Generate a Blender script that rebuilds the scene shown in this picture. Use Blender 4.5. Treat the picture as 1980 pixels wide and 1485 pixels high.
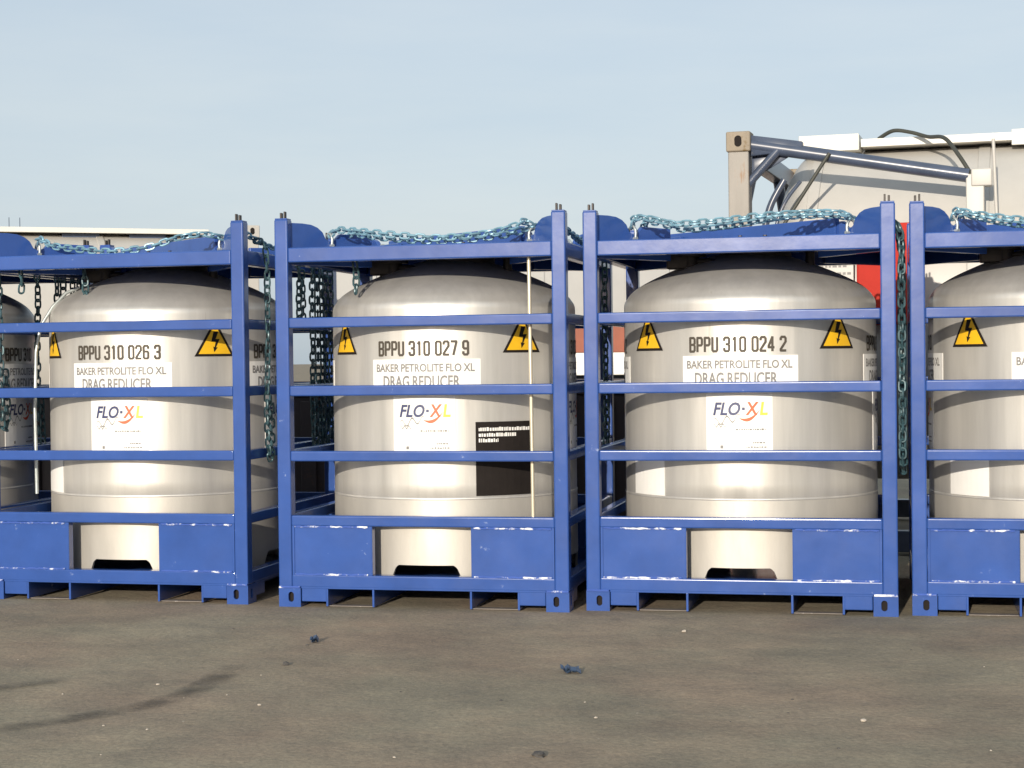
import bpy, bmesh, math, random
from mathutils import Vector, Matrix
from math import sin, cos, pi, radians as R, sqrt

# ---------------------------------------------------------------- camera, sky, sun, exposure
K = 0.77                       # everything below is laid out in plan units; the finished scene is scaled to metres at the end
sc = bpy.context.scene
for o in list(bpy.data.objects):
    bpy.data.objects.remove(o)
COL = sc.collection
cam = bpy.data.cameras.new('camera')
cam.sensor_width = 36.0
cam.lens = 60.0
cam.clip_start = 0.1
cam.clip_end = 3000
camo = bpy.data.objects.new('camera', cam)
COL.objects.link(camo)
camo.matrix_world = Matrix.Translation((0, 0, 1.6142)) @ Matrix.Rotation(pi / 2 - 0.0148, 4, 'X') @ Matrix.Rotation(-0.0119, 4, 'Z')
sc.camera = camo

SUN_EL, SUN_AZ = R(13.0), R(17.6)       # light travels towards +Y and a little to the right
world = bpy.data.worlds.new('World')
sc.world = world
world.use_nodes = True
wn, wl = world.node_tree.nodes, world.node_tree.links
bg = wn['Background']
sky = wn.new('ShaderNodeTexSky')
sky.sky_type = 'NISHITA'
sky.sun_disc = False
sky.sun_elevation = SUN_EL
sky.sun_rotation = pi + SUN_AZ
sky.air_density = 1.1
sky.dust_density = 1.6
sky.ozone_density = 1.0
hs = wn.new('ShaderNodeHueSaturation')
hs.inputs['Saturation'].default_value = 0.62
wl.new(sky.outputs[0], hs.inputs['Color'])
tint = wn.new('ShaderNodeMix')
tint.data_type = 'RGBA'
tint.blend_type = 'MULTIPLY'
tint.inputs[0].default_value = 1.0
tint.inputs[7].default_value = (1.0, 0.965, 1.03, 1)
wl.new(hs.outputs[0], tint.inputs[6])
# thin high haze: evens the sky out, with faint streaks of cirrus
wtc = wn.new('ShaderNodeTexCoord')
wmp = wn.new('ShaderNodeMapping')
wmp.inputs['Scale'].default_value = (1.2, 1.2, 7.0)
wmp.inputs['Rotation'].default_value = (0.0, R(6), 0.0)
wl.new(wtc.outputs['Generated'], wmp.inputs['Vector'])
wno = wn.new('ShaderNodeTexNoise')
wno.inputs['Scale'].default_value = 2.6
wno.inputs['Detail'].default_value = 6
wno.inputs['Roughness'].default_value = 0.6
wl.new(wmp.outputs[0], wno.inputs['Vector'])
wcr = wn.new('ShaderNodeValToRGB')
wcr.color_ramp.elements[0].position = 0.36
wcr.color_ramp.elements[0].color = (4.75, 5.85, 6.8, 1)
wcr.color_ramp.elements[1].position = 0.66
wcr.color_ramp.elements[1].color = (5.4, 6.3, 6.95, 1)
wl.new(wno.outputs[0], wcr.inputs[0])
haze = wn.new('ShaderNodeMix')
haze.data_type = 'RGBA'
haze.inputs[0].default_value = 0.6
wl.new(tint.outputs[2], haze.inputs[6])
wl.new(wcr.outputs[0], haze.inputs[7])
wl.new(haze.outputs[2], bg.inputs[0])
bg.inputs[1].default_value = 0.127

sun = bpy.data.lights.new('sun', 'SUN')
sun.energy = 5.0
sun.angle = R(0.6)
sun.color = (1.0, 0.90, 0.76)
suno = bpy.data.objects.new('sun', sun)
COL.objects.link(suno)
d = Vector((sin(SUN_AZ) * cos(SUN_EL), cos(SUN_AZ) * cos(SUN_EL), -sin(SUN_EL)))
suno.rotation_euler = d.to_track_quat('-Z', 'Y').to_euler()
suno.location = (-4, -10, 12)
sc.view_settings.view_transform = 'Standard'
sc.view_settings.look = 'None'
sc.view_settings.exposure = 0.0
sc.view_settings.gamma = 1.0
sc.view_settings.use_curve_mapping = False
sc.render.engine = 'CYCLES'
sc.cycles.use_denoising = True
sc.cycles.max_bounces = 8

rnd = random.Random(7)

# ---------------------------------------------------------------- materials
def mat(name, col, rough=0.5, metal=0.0, spec=0.5, coat=0.0, var=0.0, vscale=6.0, bump=0.0, bscale=40.0,
        worn=None, worn_amt=0.0, wscale=9.0, stretch=(1, 1, 1), aniso=0.0, rvar=0.0):
    m = bpy.data.materials.new(name)
    m.use_nodes = True
    n, l = m.node_tree.nodes, m.node_tree.links
    b = n['Principled BSDF']
    b.inputs['Base Color'].default_value = (*col, 1)
    b.inputs['Roughness'].default_value = rough
    b.inputs['Metallic'].default_value = metal
    b.inputs['Specular IOR Level'].default_value = spec
    b.inputs['Coat Weight'].default_value = coat
    b.inputs['Coat Roughness'].default_value = 0.09
    b.inputs['Anisotropic'].default_value = aniso
    if var or bump or worn or rvar:
        tc = n.new('ShaderNodeTexCoord')
        mp = n.new('ShaderNodeMapping')
        mp.inputs['Scale'].default_value = stretch
        oi = n.new('ShaderNodeObjectInfo')
        rs = n.new('ShaderNodeMath')
        rs.operation = 'MULTIPLY'
        rs.inputs[1].default_value = 37.0
        l.new(oi.outputs['Random'], rs.inputs[0])
        l.new(rs.outputs[0], mp.inputs['Location'])
        l.new(tc.outputs['Object'], mp.inputs['Vector'])
        v = mp.outputs[0]
    cur = None
    if var:
        t = n.new('ShaderNodeTexNoise')
        t.inputs['Scale'].default_value = vscale
        t.inputs['Detail'].default_value = 6
        t.inputs['Roughness'].default_value = 0.65
        l.new(v, t.inputs['Vector'])
        r = n.new('ShaderNodeMapRange')
        r.inputs['From Min'].default_value = 0.3
        r.inputs['From Max'].default_value = 0.7
        r.inputs['To Min'].default_value = 1 - var
        r.inputs['To Max'].default_value = 1 + var
        l.new(t.outputs[0], r.inputs[0])
        mx = n.new('ShaderNodeMix')
        mx.data_type = 'RGBA'
        mx.blend_type = 'MULTIPLY'
        mx.inputs[0].default_value = 1
        mx.inputs[6].default_value = (*col, 1)
        l.new(r.outputs[0], mx.inputs[7])
        cur = mx.outputs[2]
    if worn:
        t = n.new('ShaderNodeTexNoise')
        t.inputs['Scale'].default_value = wscale
        t.inputs['Detail'].default_value = 8
        t.inputs['Roughness'].default_value = 0.7
        l.new(v, t.inputs['Vector'])
        r = n.new('ShaderNodeMapRange')
        r.inputs['From Min'].default_value = 0.62 - worn_amt
        r.inputs['From Max'].default_value = 0.70 - worn_amt
        l.new(t.outputs[0], r.inputs[0])
        mx = n.new('ShaderNodeMix')
        mx.data_type = 'RGBA'
        l.new(r.outputs[0], mx.inputs[0])
        if cur:
            l.new(cur, mx.inputs[6])
        else:
            mx.inputs[6].default_value = (*col, 1)
        mx.inputs[7].default_value = (*worn, 1)
        cur = mx.outputs[2]
    if cur:
        l.new(cur, b.inputs['Base Color'])
    if rvar:
        t = n.new('ShaderNodeTexNoise')
        t.inputs['Scale'].default_value = vscale * 1.7
        t.inputs['Detail'].default_value = 5
        l.new(v, t.inputs['Vector'])
        r = n.new('ShaderNodeMapRange')
        r.inputs['From Min'].default_value = 0.3
        r.inputs['From Max'].default_value = 0.7
        r.inputs['To Min'].default_value = rough - rvar
        r.inputs['To Max'].default_value = rough + rvar
        l.new(t.outputs[0], r.inputs[0])
        l.new(r.outputs[0], b.inputs['Roughness'])
    if bump:
        t = n.new('ShaderNodeTexNoise')
        t.inputs['Scale'].default_value = bscale
        t.inputs['Detail'].default_value = 4
        l.new(v, t.inputs['Vector'])
        bp = n.new('ShaderNodeBump')
        bp.inputs['Strength'].default_value = bump
        bp.inputs['Distance'].default_value = 0.01
        l.new(t.outputs[0], bp.inputs['Height'])
        l.new(bp.outputs[0], b.inputs['Normal'])
    return m

M = {}
M['blue'] = mat('blue paint', (0.028, 0.074, 0.268), 0.22, spec=0.3, coat=0.3, var=0.13, vscale=4, bump=0.03, bscale=24,
                worn=(0.26, 0.32, 0.48), worn_amt=-0.045, wscale=16, rvar=0.04)
M['scuff_glint'] = mat('weld scuffs and painted glints', (0.05, 0.10, 0.36), 0.35, var=0.1, worn=(0.78, 0.80, 0.84), worn_amt=0.11, wscale=11, bump=0.3, bscale=60)  # white patches paint in the bead glints along with scuffed paint
M['steel'] = mat('brushed steel with painted reflections', (0.535, 0.522, 0.492), 0.40, metal=0.52, var=0.11, vscale=3, stretch=(3.2, 3.2, .22), worn=(0.40, 0.375, 0.33), worn_amt=-0.02, wscale=2.2, rvar=0.07, bump=0.03, bscale=90, aniso=0.3)  # upright colour streaks paint in reflections; the worn tone is grime drips
M['skirt'] = mat('skirt steel', (0.465, 0.445, 0.405), 0.5, metal=0.45, var=0.08, vscale=3, stretch=(2.6, 2.6, .6), rvar=0.06, bump=0.04, bscale=60)
M['pipe'] = mat('pale pipe', (0.66, 0.60, 0.46), 0.3, metal=0.5)
M['dark_metal'] = mat('dark fittings', (0.035, 0.030, 0.028), 0.5, metal=0.4, var=0.3, vscale=20)
M['white'] = mat('white vinyl', (0.74, 0.735, 0.71), 0.45, var=0.03, vscale=8)
M['letter'] = mat('stencil paint', (0.055, 0.045, 0.033), 0.6, var=0.25, vscale=25)
M['letter_pale'] = mat('faded print', (0.20, 0.195, 0.19), 0.6, var=0.2, vscale=30)
M['yellow'] = mat('yellow sign', (0.74, 0.43, 0.012), 0.45, var=0.06, vscale=10)
M['black'] = mat('black print and hole shade', (0.016, 0.013, 0.012), 0.8, spec=0.15, var=0.2)
M['navy'] = mat('navy print', (0.035, 0.045, 0.12), 0.5)
M['red_ink'] = mat('orange red print', (0.62, 0.10, 0.03), 0.5)
M['yellow_ink'] = mat('amber print', (0.72, 0.50, 0.06), 0.5)
M['chain_shaded'] = mat('shade-toned teal chain', (0.040, 0.088, 0.105), 0.38, metal=0.2, var=0.5, vscale=18)  # same teal chain with the shade of its hanging place put into the colour
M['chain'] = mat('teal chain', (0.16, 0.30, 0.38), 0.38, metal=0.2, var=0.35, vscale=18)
M['shackle'] = mat('galvanised shackle', (0.42, 0.46, 0.46), 0.4, metal=0.6, var=0.2, vscale=18)
M['dusty'] = mat('dusty steel', (0.15, 0.13, 0.115), 0.7, var=0.2, vscale=10, worn=(0.45, 0.43, 0.41), worn_amt=0.02, wscale=30)
M['cream'] = mat('cream white paint', (0.43, 0.415, 0.385), 0.45, var=0.06, vscale=2.5, stretch=(1, 1, .6))
M['walk'] = mat('white walkway', (0.66, 0.645, 0.59), 0.5, var=0.05, vscale=4)
M['wgrey'] = mat('pale grey panel', (0.34, 0.34, 0.335), 0.5, var=0.06, vscale=2)
M['slate'] = mat('slate blue paint', (0.060, 0.078, 0.120), 0.3, var=0.2, vscale=5, worn=(0.22, 0.20, 0.19), worn_amt=-0.02)
M['post'] = mat('beige post', (0.27, 0.25, 0.225), 0.6, var=0.12, vscale=4, worn=(0.23, 0.13, 0.065), worn_amt=0.07, wscale=4.0, stretch=(2.5, 2.5, .45))
M['rust'] = mat('rusty fitting', (0.24, 0.20, 0.15), 0.7, var=0.15, vscale=6, worn=(0.15, 0.10, 0.04), worn_amt=0.06, wscale=7)
M['rubber'] = mat('black rubber', (0.045, 0.047, 0.038), 0.6)
M['brown'] = mat('dark brown steel', (0.030, 0.020, 0.020), 0.6, var=0.3, vscale=3, worn=(0.06, 0.03, 0.02), worn_amt=0.02)
M['red'] = mat('red cabinet', (0.40, 0.030, 0.020), 0.7, spec=0.15, var=0.08, vscale=6)
M['redband'] = mat('rusty red band', (0.26, 0.072, 0.038), 0.5, var=0.15, vscale=3)
M['stone'] = mat('pale chips', (0.42, 0.37, 0.31), 0.8, var=0.25, vscale=30)
M['stone_dark'] = mat('dark chips', (0.07, 0.065, 0.06), 0.8, var=0.25, vscale=30)
M['scrap'] = mat('blue scrap', (0.045, 0.075, 0.13), 0.5, var=0.2, vscale=20)

# ---------------------------------------------------------------- mesh builder
class MB:
    def __init__(s):
        s.v, s.f, s.m, s.sm = [], [], [], []

    def add(s, verts, faces, mi=0, smooth=False):
        k = len(s.v)
        s.v += [tuple(p) for p in verts]
        for f in faces:
            s.f.append([k + i for i in f])
            s.m.append(mi)
            s.sm.append(smooth)

    def bm(s, b, mi=0, smooth=False):
        b.verts.index_update()
        s.add([v.co[:] for v in b.verts], [[v.index for v in f.verts] for f in b.faces], mi, smooth)
        b.free()

    def box(s, x0, x1, y0, y1, z0, z1, bev=0.006, mi=0, mtx=None, seg=None):
        b = bmesh.new()
        bmesh.ops.create_cube(b, size=1)
        for v in b.verts:
            v.co = ((x0 + x1) / 2 + v.co.x * (x1 - x0), (y0 + y1) / 2 + v.co.y * (y1 - y0), (z0 + z1) / 2 + v.co.z * (z1 - z0))
        if bev:
            bmesh.ops.bevel(b, geom=b.edges[:], offset=bev, segments=seg or (5 if bev >= .008 else 2), profile=0.5, affect='EDGES')
        if mtx:
            b.transform(mtx)
        s.bm(b, mi, False)

    def tube(s, pts, r, n=8, mi=0, cap=True):
        pts = [Vector(p) for p in pts]
        rings = []
        up = Vector((0.31, 0.17, 0.93))
        for i, p in enumerate(pts):
            t = (pts[min(i + 1, len(pts) - 1)] - pts[max(i - 1, 0)]).normalized()
            a = t.cross(up)
            if a.length < 0.05:
                a = t.cross(Vector((1, 0, 0)))
            a.normalize()
            up = a.cross(t)
            up.normalize()
            rr = r[i] if isinstance(r, (list, tuple)) else r
            rings.append([p + (a * cos(2 * pi * k / n) + up * sin(2 * pi * k / n)) * rr for k in range(n)])
        vs = [q for g in rings for q in g]
        fs = []
        for i in range(len(pts) - 1):
            for k in range(n):
                fs.append([i * n + k, i * n + (k + 1) % n, (i + 1) * n + (k + 1) % n, (i + 1) * n + k])
        s.add(vs, fs, mi, True)
        if cap:
            s.add(rings[0], [list(range(n))[::-1]], mi)
            s.add(rings[-1], [list(range(n))], mi)

    def lathe(s, prof, n=96, c=(0, 0), mi=0, axis='Z'):
        vs, fs = [], []
        for (r, z) in prof:
            for k in range(n):
                a = 2 * pi * k / n
                if axis == 'Z':
                    vs.append((c[0] + r * cos(a), c[1] + r * sin(a), z))
                else:
                    vs.append((z, c[0] + r * cos(a), c[1] + r * sin(a)))
        for i in range(len(prof) - 1):
            for k in range(n):
                q = [i * n + k, i * n + (k + 1) % n, (i + 1) * n + (k + 1) % n, (i + 1) * n + k]
                fs.append(q if axis == 'Z' else q[::-1])
        s.add(vs, fs, mi, True)

    def prism(s, poly, y0, y1, mi=0, mtx=None, bev=0.0):
        """polygon in x,z extruded along y"""
        b = bmesh.new()
        lo = [b.verts.new((p[0], y0, p[1])) for p in poly]
        f = b.faces.new(lo)
        ex = bmesh.ops.extrude_face_region(b, geom=[f])
        for v in [g for g in ex['geom'] if isinstance(g, bmesh.types.BMVert)]:
            v.co.y = y1
        bmesh.ops.recalc_face_normals(b, faces=b.faces[:])
        if bev:
            bmesh.ops.bevel(b, geom=b.edges[:], offset=bev, segments=1, affect='EDGES')
        if mtx:
            b.transform(mtx)
        s.bm(b, mi, False)

    def mesh(s, name, mats):
        me = bpy.data.meshes.new(name)
        me.from_pydata(s.v, [], s.f)
        for m in mats:
            me.materials.append(M[m])
        me.polygons.foreach_set('material_index', s.m)
        me.polygons.foreach_set('use_smooth', s.sm)
        me.update()
        if any(s.sm):
            me.set_sharp_from_angle(angle=R(50))
        return me

def link(name, me, parent=None, mtx=None):
    o = bpy.data.objects.new(name, me)
    COL.objects.link(o)
    if parent:
        o.parent = parent
    if mtx:
        o.matrix_local = mtx
    return o

def tag(o, label=None, cat=None, group=None, kind=None):
    for k, v in (('label', label), ('category', cat), ('group', group), ('kind', kind)):
        if v:
            o[k] = v
    return o

def empty(name, loc, rz=0.0):
    o = bpy.data.objects.new(name, None)
    o.empty_display_size = 0.3
    COL.objects.link(o)
    o.location = loc
    o.rotation_euler = (0, 0, rz)
    return o

def smooth_path(pts, sub=12):
    pts = [Vector(p) for p in pts]
    out = []
    for i in range(len(pts) - 1):
        p0, p1, p2, p3 = pts[max(i - 1, 0)], pts[i], pts[i + 1], pts[min(i + 2, len(pts) - 1)]
        for k in range(sub):
            t = k / sub
            out.append(0.5 * ((2 * p1) + (p2 - p0) * t + (2 * p0 - 5 * p1 + 4 * p2 - p3) * t * t + (3 * p1 - p0 - 3 * p2 + p3) * t ** 3))
    out.append(pts[-1])
    return out

_font_cache = {}
def text_geo(txt, h, wfac=0.8, bold=0.0, shear=0.0, width=None):
    """flat letters: list of verts (x,y) centred on x, baseline at 0, and faces"""
    key = (txt, h, wfac, bold, shear, width)
    if key in _font_cache:
        return _font_cache[key]
    cu = bpy.data.curves.new('t', 'FONT')
    cu.body = txt
    cu.size = 1.0
    cu.offset = bold
    cu.shear = shear
    cu.resolution_u = 3
    cu.space_word = 0.8
    o = bpy.data.objects.new('t', cu)
    COL.objects.link(o)
    bpy.context.view_layer.update()
    e = o.evaluated_get(bpy.context.evaluated_depsgraph_get())
    me = e.to_mesh()
    vs = [(v.co.x, v.co.y) for v in me.vertices]
    fs = [list(p.vertices) for p in me.polygons]
    e.to_mesh_clear()
    bpy.data.objects.remove(o)
    bpy.data.curves.remove(cu)
    x0, x1 = min(v[0] for v in vs), max(v[0] for v in vs)
    cap = 0.70
    sy = h / cap
    sx = (width / (x1 - x0)) if width else sy * wfac
    vs = [((v[0] - (x0 + x1) / 2) * sx, v[1] * sy) for v in vs]
    _font_cache[key] = (vs, fs)
    return vs, fs

# ---------------------------------------------------------------- ground
def ground_material():
    m = bpy.data.materials.new('asphalt yard')
    m.use_nodes = True
    n, l = m.node_tree.nodes, m.node_tree.links
    b = n['Principled BSDF']
    b.inputs['Roughness'].default_value = 0.9
    b.inputs['Specular IOR Level'].default_value = 0.25
    tc = n.new('ShaderNodeTexCoord')
    def noise(scale, det=6, ro=0.6, stretch=None):
        t = n.new('ShaderNodeTexNoise')
        t.inputs['Scale'].default_value = scale
        t.inputs['Detail'].default_value = det
        t.inputs['Roughness'].default_value = ro
        if stretch:
            mp = n.new('ShaderNodeMapping')
            mp.inputs['Scale'].default_value = stretch
            mp.inputs['Rotation'].default_value = (0, 0, R(8))
            l.new(tc.outputs['Object'], mp.inputs['Vector'])
            l.new(mp.outputs[0], t.inputs['Vector'])
        else:
            l.new(tc.outputs['Object'], t.inputs['Vector'])
        return t
    def ramp(src, p0, c0, p1, c1, mid=None):
        r = n.new('ShaderNodeValToRGB')
        r.color_ramp.elements[0].position = p0
        r.color_ramp.elements[0].color = (*c0, 1)
        r.color_ramp.elements[1].position = p1
        r.color_ramp.elements[1].color = (*c1, 1)
        l.new(src, r.inputs[0])
        return r
    def mix(f, a, bb, mode='MIX'):
        x = n.new('ShaderNodeMix')
        x.data_type = 'RGBA'
        x.blend_type = mode
        if isinstance(f, float):
            x.inputs[0].default_value = f
        else:
            l.new(f, x.inputs[0])
        l.new(a, x.inputs[6])
        l.new(bb, x.inputs[7])
        return x.outputs[2]
    base = ramp(noise(0.6, 8, 0.62, (1.2, 0.8, 1)).outputs[0], 0.30, (0.228, 0.194, 0.146), 0.70, (0.335, 0.285, 0.212))
    patch = ramp(noise(1.9, 9, 0.72, (1.1, 0.9, 1)).outputs[0], 0.34, (0.78, 0.78, 0.80), 0.66, (1.15, 1.13, 1.10))
    c = mix(1.0, base.outputs[0], patch.outputs[0], 'MULTIPLY')
    tint = ramp(noise(0.9, 5, 0.6).outputs[0], 0.40, (0.97, 1.0, 0.97), 0.62, (1.06, 0.98, 0.95))
    c = mix(1.0, c, tint.outputs[0], 'MULTIPLY')
    fine = ramp(noise(46, 9, 0.85).outputs[0], 0.32, (0.62, 0.62, 0.63), 0.70, (1.36, 1.35, 1.33))
    c = mix(1.0, c, fine.outputs[0], 'MULTIPLY')
    # pale aggregate flecks and darker oil spots with shapes of their own
    vor = n.new('ShaderNodeTexVoronoi')
    vor.inputs['Scale'].default_value = 26
    vor.inputs['Randomness'].default_value = 1
    l.new(tc.outputs['Object'], vor.inputs['Vector'])
    fl = n.new('ShaderNodeMapRange')
    fl.inputs['From Min'].default_value = 0.16
    fl.inputs['From Max'].default_value = 0.10
    l.new(vor.outputs['Distance'], fl.inputs[0])
    sel = n.new('ShaderNodeMapRange')
    sel.inputs['From Min'].default_value = 0.985
    sel.inputs['From Max'].default_value = 1.0
    sep = n.new('ShaderNodeSeparateColor')
    l.new(vor.outputs['Color'], sep.inputs[0])
    l.new(sep.outputs[0], sel.inputs[0])
    mu = n.new('ShaderNodeMath')
    mu.operation = 'MULTIPLY'
    l.new(fl.outputs[0], mu.inputs[0])
    l.new(sel.outputs[0], mu.inputs[1])
    fleck = n.new('ShaderNodeRGB')
    fleck.outputs[0].default_value = (0.44, 0.39, 0.32, 1)
    c = mix(mu.outputs[0], c, fleck.outputs[0])
    oil = ramp(noise(0.8, 5, 0.55, (0.6, 1.5, 1)).outputs[0], 0.60, (1, 1, 1), 0.75, (0.80, 0.80, 0.81))
    c = mix(1.0, c, oil.outputs[0], 'MULTIPLY')
    l.new(c, b.inputs['Base Color'])
    bp = n.new('ShaderNodeBump')
    bp.inputs['Strength'].default_value = 0.5
    bp.inputs['Distance'].default_value = 0.008
    l.new(noise(55, 6, 0.7).outputs[0], bp.inputs['Height'])
    bp2 = n.new('ShaderNodeBump')
    bp2.inputs['Strength'].default_value = 0.35
    bp2.inputs['Distance'].default_value = 0.06
    l.new(noise(2.6, 5, 0.6).outputs[0], bp2.inputs['Height'])
    l.new(bp.outputs[0], bp2.inputs['Normal'])
    l.new(bp2.outputs[0], b.inputs['Normal'])
    return m

M['ground'] = ground_material()
g = MB()
S = 900
g.add([(-S, -S, 0), (S, -S, 0), (S, S, 0), (-S, S, 0)], [[0, 1, 2, 3]])
tag(link('ground', g.mesh('ground', ['ground'])), kind='structure')

def stain_material():
    m = bpy.data.materials.new('tyre rubber stain')
    m.use_nodes = True
    n, l = m.node_tree.nodes, m.node_tree.links
    b = n['Principled BSDF']
    b.inputs['Base Color'].default_value = (0.05, 0.047, 0.042, 1)
    b.inputs['Roughness'].default_value = 0.85
    uv = n.new('ShaderNodeUVMap')
    sp = n.new('ShaderNodeSeparateXYZ')
    l.new(uv.outputs[0], sp.inputs[0])
    def math_(op, a, bv):
        x = n.new('ShaderNodeMath')
        x.operation = op
        x.use_clamp = op == 'MULTIPLY'
        for i, q in enumerate((a, bv)):
            if isinstance(q, (int, float)):
                x.inputs[i].default_value = q
            else:
                l.new(q, x.inputs[i])
        return x.outputs[0]
    v = math_('MULTIPLY', math_('MULTIPLY', sp.outputs[1], math_('SUBTRACT', 1.0, sp.outputs[1])), 4.0)
    u = math_('MULTIPLY', math_('MULTIPLY', sp.outputs[0], math_('SUBTRACT', 1.0, sp.outputs[0])), 6.0)
    tc = n.new('ShaderNodeTexCoord')
    t = n.new('ShaderNodeTexNoise')
    t.inputs['Scale'].default_value = 5
    t.inputs['Detail'].default_value = 7
    l.new(tc.outputs['Object'], t.inputs['Vector'])
    r = n.new('ShaderNodeMapRange')
    r.inputs['From Min'].default_value = 0.35
    r.inputs['From Max'].default_value = 0.65
    l.new(t.outputs[0], r.inputs[0])
    a = math_('MULTIPLY', math_('MULTIPLY', v, u), r.outputs[0])
    a = math_('MULTIPLY', a, 0.5)
    l.new(a, b.inputs['Alpha'])
    return m
M['stain'] = stain_material()

def streak(name, pts, w, z=0.004):
    """soft-edged rubber streak on the ground, a thin sheet with an uneven edge"""
    pts = [Vector((p[0], p[1], z)) for p in pts]
    # resample with Catmull-Rom
    out = []
    for i in range(len(pts) - 1):
        p0, p1, p2, p3 = pts[max(i - 1, 0)], pts[i], pts[i + 1], pts[min(i + 2, len(pts) - 1)]
        for k in range(10):
            t = k / 10
            out.append(0.5 * ((2 * p1) + (p2 - p0) * t + (2 * p0 - 5 * p1 + 4 * p2 - p3) * t * t + (3 * p1 - p0 - 3 * p2 + p3) * t ** 3))
    out.append(pts[-1])
    vs, fs, uvs = [], [], []
    n = len(out)
    for i, p in enumerate(out):
        t = (out[min(i + 1, n - 1)] - out[max(i - 1, 0)]).normalized()
        s = Vector((-t.y, t.x, 0))
        for j in range(3):
            vs.append(p + s * w * (j / 2 - 0.5))
            uvs.append((i / (n - 1), j / 2))
    for i in range(n - 1):
        for j in range(2):
            fs.append([i * 3 + j, i * 3 + j + 1, i * 3 + 4 + j, i * 3 + 3 + j])
    me = bpy.data.meshes.new(name)
    me.from_pydata([tuple(v) for v in vs], [], fs)
    lay = me.uv_layers.new(name='UVMap')
    for lp in me.loops:
        lay.data[lp.index].uv = uvs[lp.vertex_index]
    me.materials.append(M['stain'])
    me.update()
    return tag(link(name, me), kind='structure')

streak('ground_tyre_mark', [(-2.35, 7.5), (-2.05, 7.7), (-1.72, 8.05), (-1.55, 8.5), (-1.48, 9.1)], 0.20)
streak('ground_tyre_mark', [(-2.9, 8.2), (-2.6, 8.45), (-2.25, 8.72)], 0.17, 0.008)

# ---------------------------------------------------------------- framed tank units
W, D, H = 1.944, 1.90, 2.55
HW = W / 2
P = 0.092                      # post width
TR, TC = 0.845, D / 2          # tank radius, tank centre along the depth
_mesh = {}
def cached(key, fn):
    if key not in _mesh:
        _mesh[key] = fn()
    return _mesh[key]

ROT = {'front': Matrix.Identity(4),
       'back': Matrix.Translation((0, D, 0)) @ Matrix.Rotation(pi, 4, 'Z'),
       'right': Matrix.Translation((HW, TC, 0)) @ Matrix.Rotation(pi / 2, 4, 'Z'),
       'left': Matrix.Translation((-HW, TC, 0)) @ Matrix.Rotation(-pi / 2, 4, 'Z')}

def bar_mesh(half, z0, z1, dep=0.07, inset=0.004, bev=0.010):
    b = MB()
    b.box(-half, half, inset, inset + dep, z0, z1, bev)
    return b

def post_mesh():
    b = MB()
    b.box(0, P, 0, P, 0.128, H - 0.004, 0.010)
    b.box(0.004, P - 0.004, 0.004, P - 0.004, H - 0.006, H + 0.004, 0.003)
    return b.mesh('corner_post', ['blue'])

def pin_mesh():
    b = MB()
    b.box(0.030, 0.044, 0.030, 0.06, H + 0.002, H + 0.042, 0.003)
    b.box(0.056, 0.068, 0.030, 0.06, H + 0.002, H + 0.050, 0.003)
    return b.mesh('stacking_pin', ['dark_metal'])

def fitting_mesh():
    """bottom corner fitting with an oval hole in its two outer faces"""
    b = MB()
    w, h, t = 0.150, 0.128, 0.024
    def ring(mtx, w=w):
        N = 24
        inner = []
        for k in range(N):
            a = 2 * pi * k / N
            x, z = 0.019 * cos(a), 0.019 * sin(a) + (0.014 if sin(a) >= 0 else -0.014)
            inner.append((w * 0.56 + x, 0.066 + z))
        outer = []
        for (x, z) in inner:
            dx, dz = x - w * 0.56, z - 0.066
            tx = ((w if dx > 0 else 0) - w * 0.56) / dx if abs(dx) > 1e-6 else 1e9
            tz = ((h if dz > 0 else 0) - 0.066) / dz if abs(dz) > 1e-6 else 1e9
            k_ = min(tx, tz)
            outer.append((w * 0.56 + dx * k_, 0.066 + dz * k_))
        for (cx, cz) in ((0, 0), (w, 0), (w, h), (0, h)):
            k_ = min(range(N), key=lambda q: (outer[q][0] - cx) ** 2 + (outer[q][1] - cz) ** 2)
            outer[k_] = (cx, cz)
        vs, fs = [], []
        for (x, z) in outer: vs.append((x, 0, z))
        for (x, z) in inner: vs.append((x, 0, z))
        for (x, z) in inner: vs.append((x, t, z))
        for k in range(N):
            j = (k + 1) % N
            fs.append([k, j, N + j, N + k])
            fs.append([N + k, N + j, 2 * N + j, 2 * N + k])
        vs = [mtx @ Vector(v) for v in vs]
        b.add(vs, fs, 0)
    ring(Matrix.Identity(4))
    ring(Matrix.Translation((0, w, 0)) @ Matrix.Rotation(-pi / 2, 4, 'Z'))
    # remaining faces (top, bottom, inner sides) and a black core painting the shade in the holes
    b.add([(0, 0, h), (w, 0, h), (w, w, h), (0, w, h)], [[0, 1, 2, 3]], 0)
    b.add([(w, 0, 0), (w, w, 0), (w, w, h), (w, 0, h)], [[0, 1, 2, 3]], 0)
    b.add([(0, w, 0), (w, w, 0), (w, w, h), (0, w, h)], [[0, 1, 2, 3]], 0)
    b.box(t + .006, w - .004, t + .006, w - .004, .004, h - .004, 0, mi=1)
    # weld with scuffs and painted glint on top of the fitting
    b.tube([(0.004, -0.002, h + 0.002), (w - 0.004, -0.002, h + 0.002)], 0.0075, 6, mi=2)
    return b.mesh('corner_fitting', ['blue', 'black', 'scuff_glint'])

def base_mesh(half):
    """base rail with the drop boxes beside the fork pockets"""
    b = MB()
    b.box(-half - .06, half + .06, 0.004, 0.085, 0.130, 0.212, 0.008)
    b.box(-half, half, 0.0055, 0.083, 0.120, 0.150, 0.004)
    for s in (-1, 1):
        x0, x1 = sorted((s * (half - 0.003), s * (half - 0.175)))
        b.box(x0, x1, 0.007, 0.082, 0.036, 0.128, 0.006)
    return b

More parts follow.
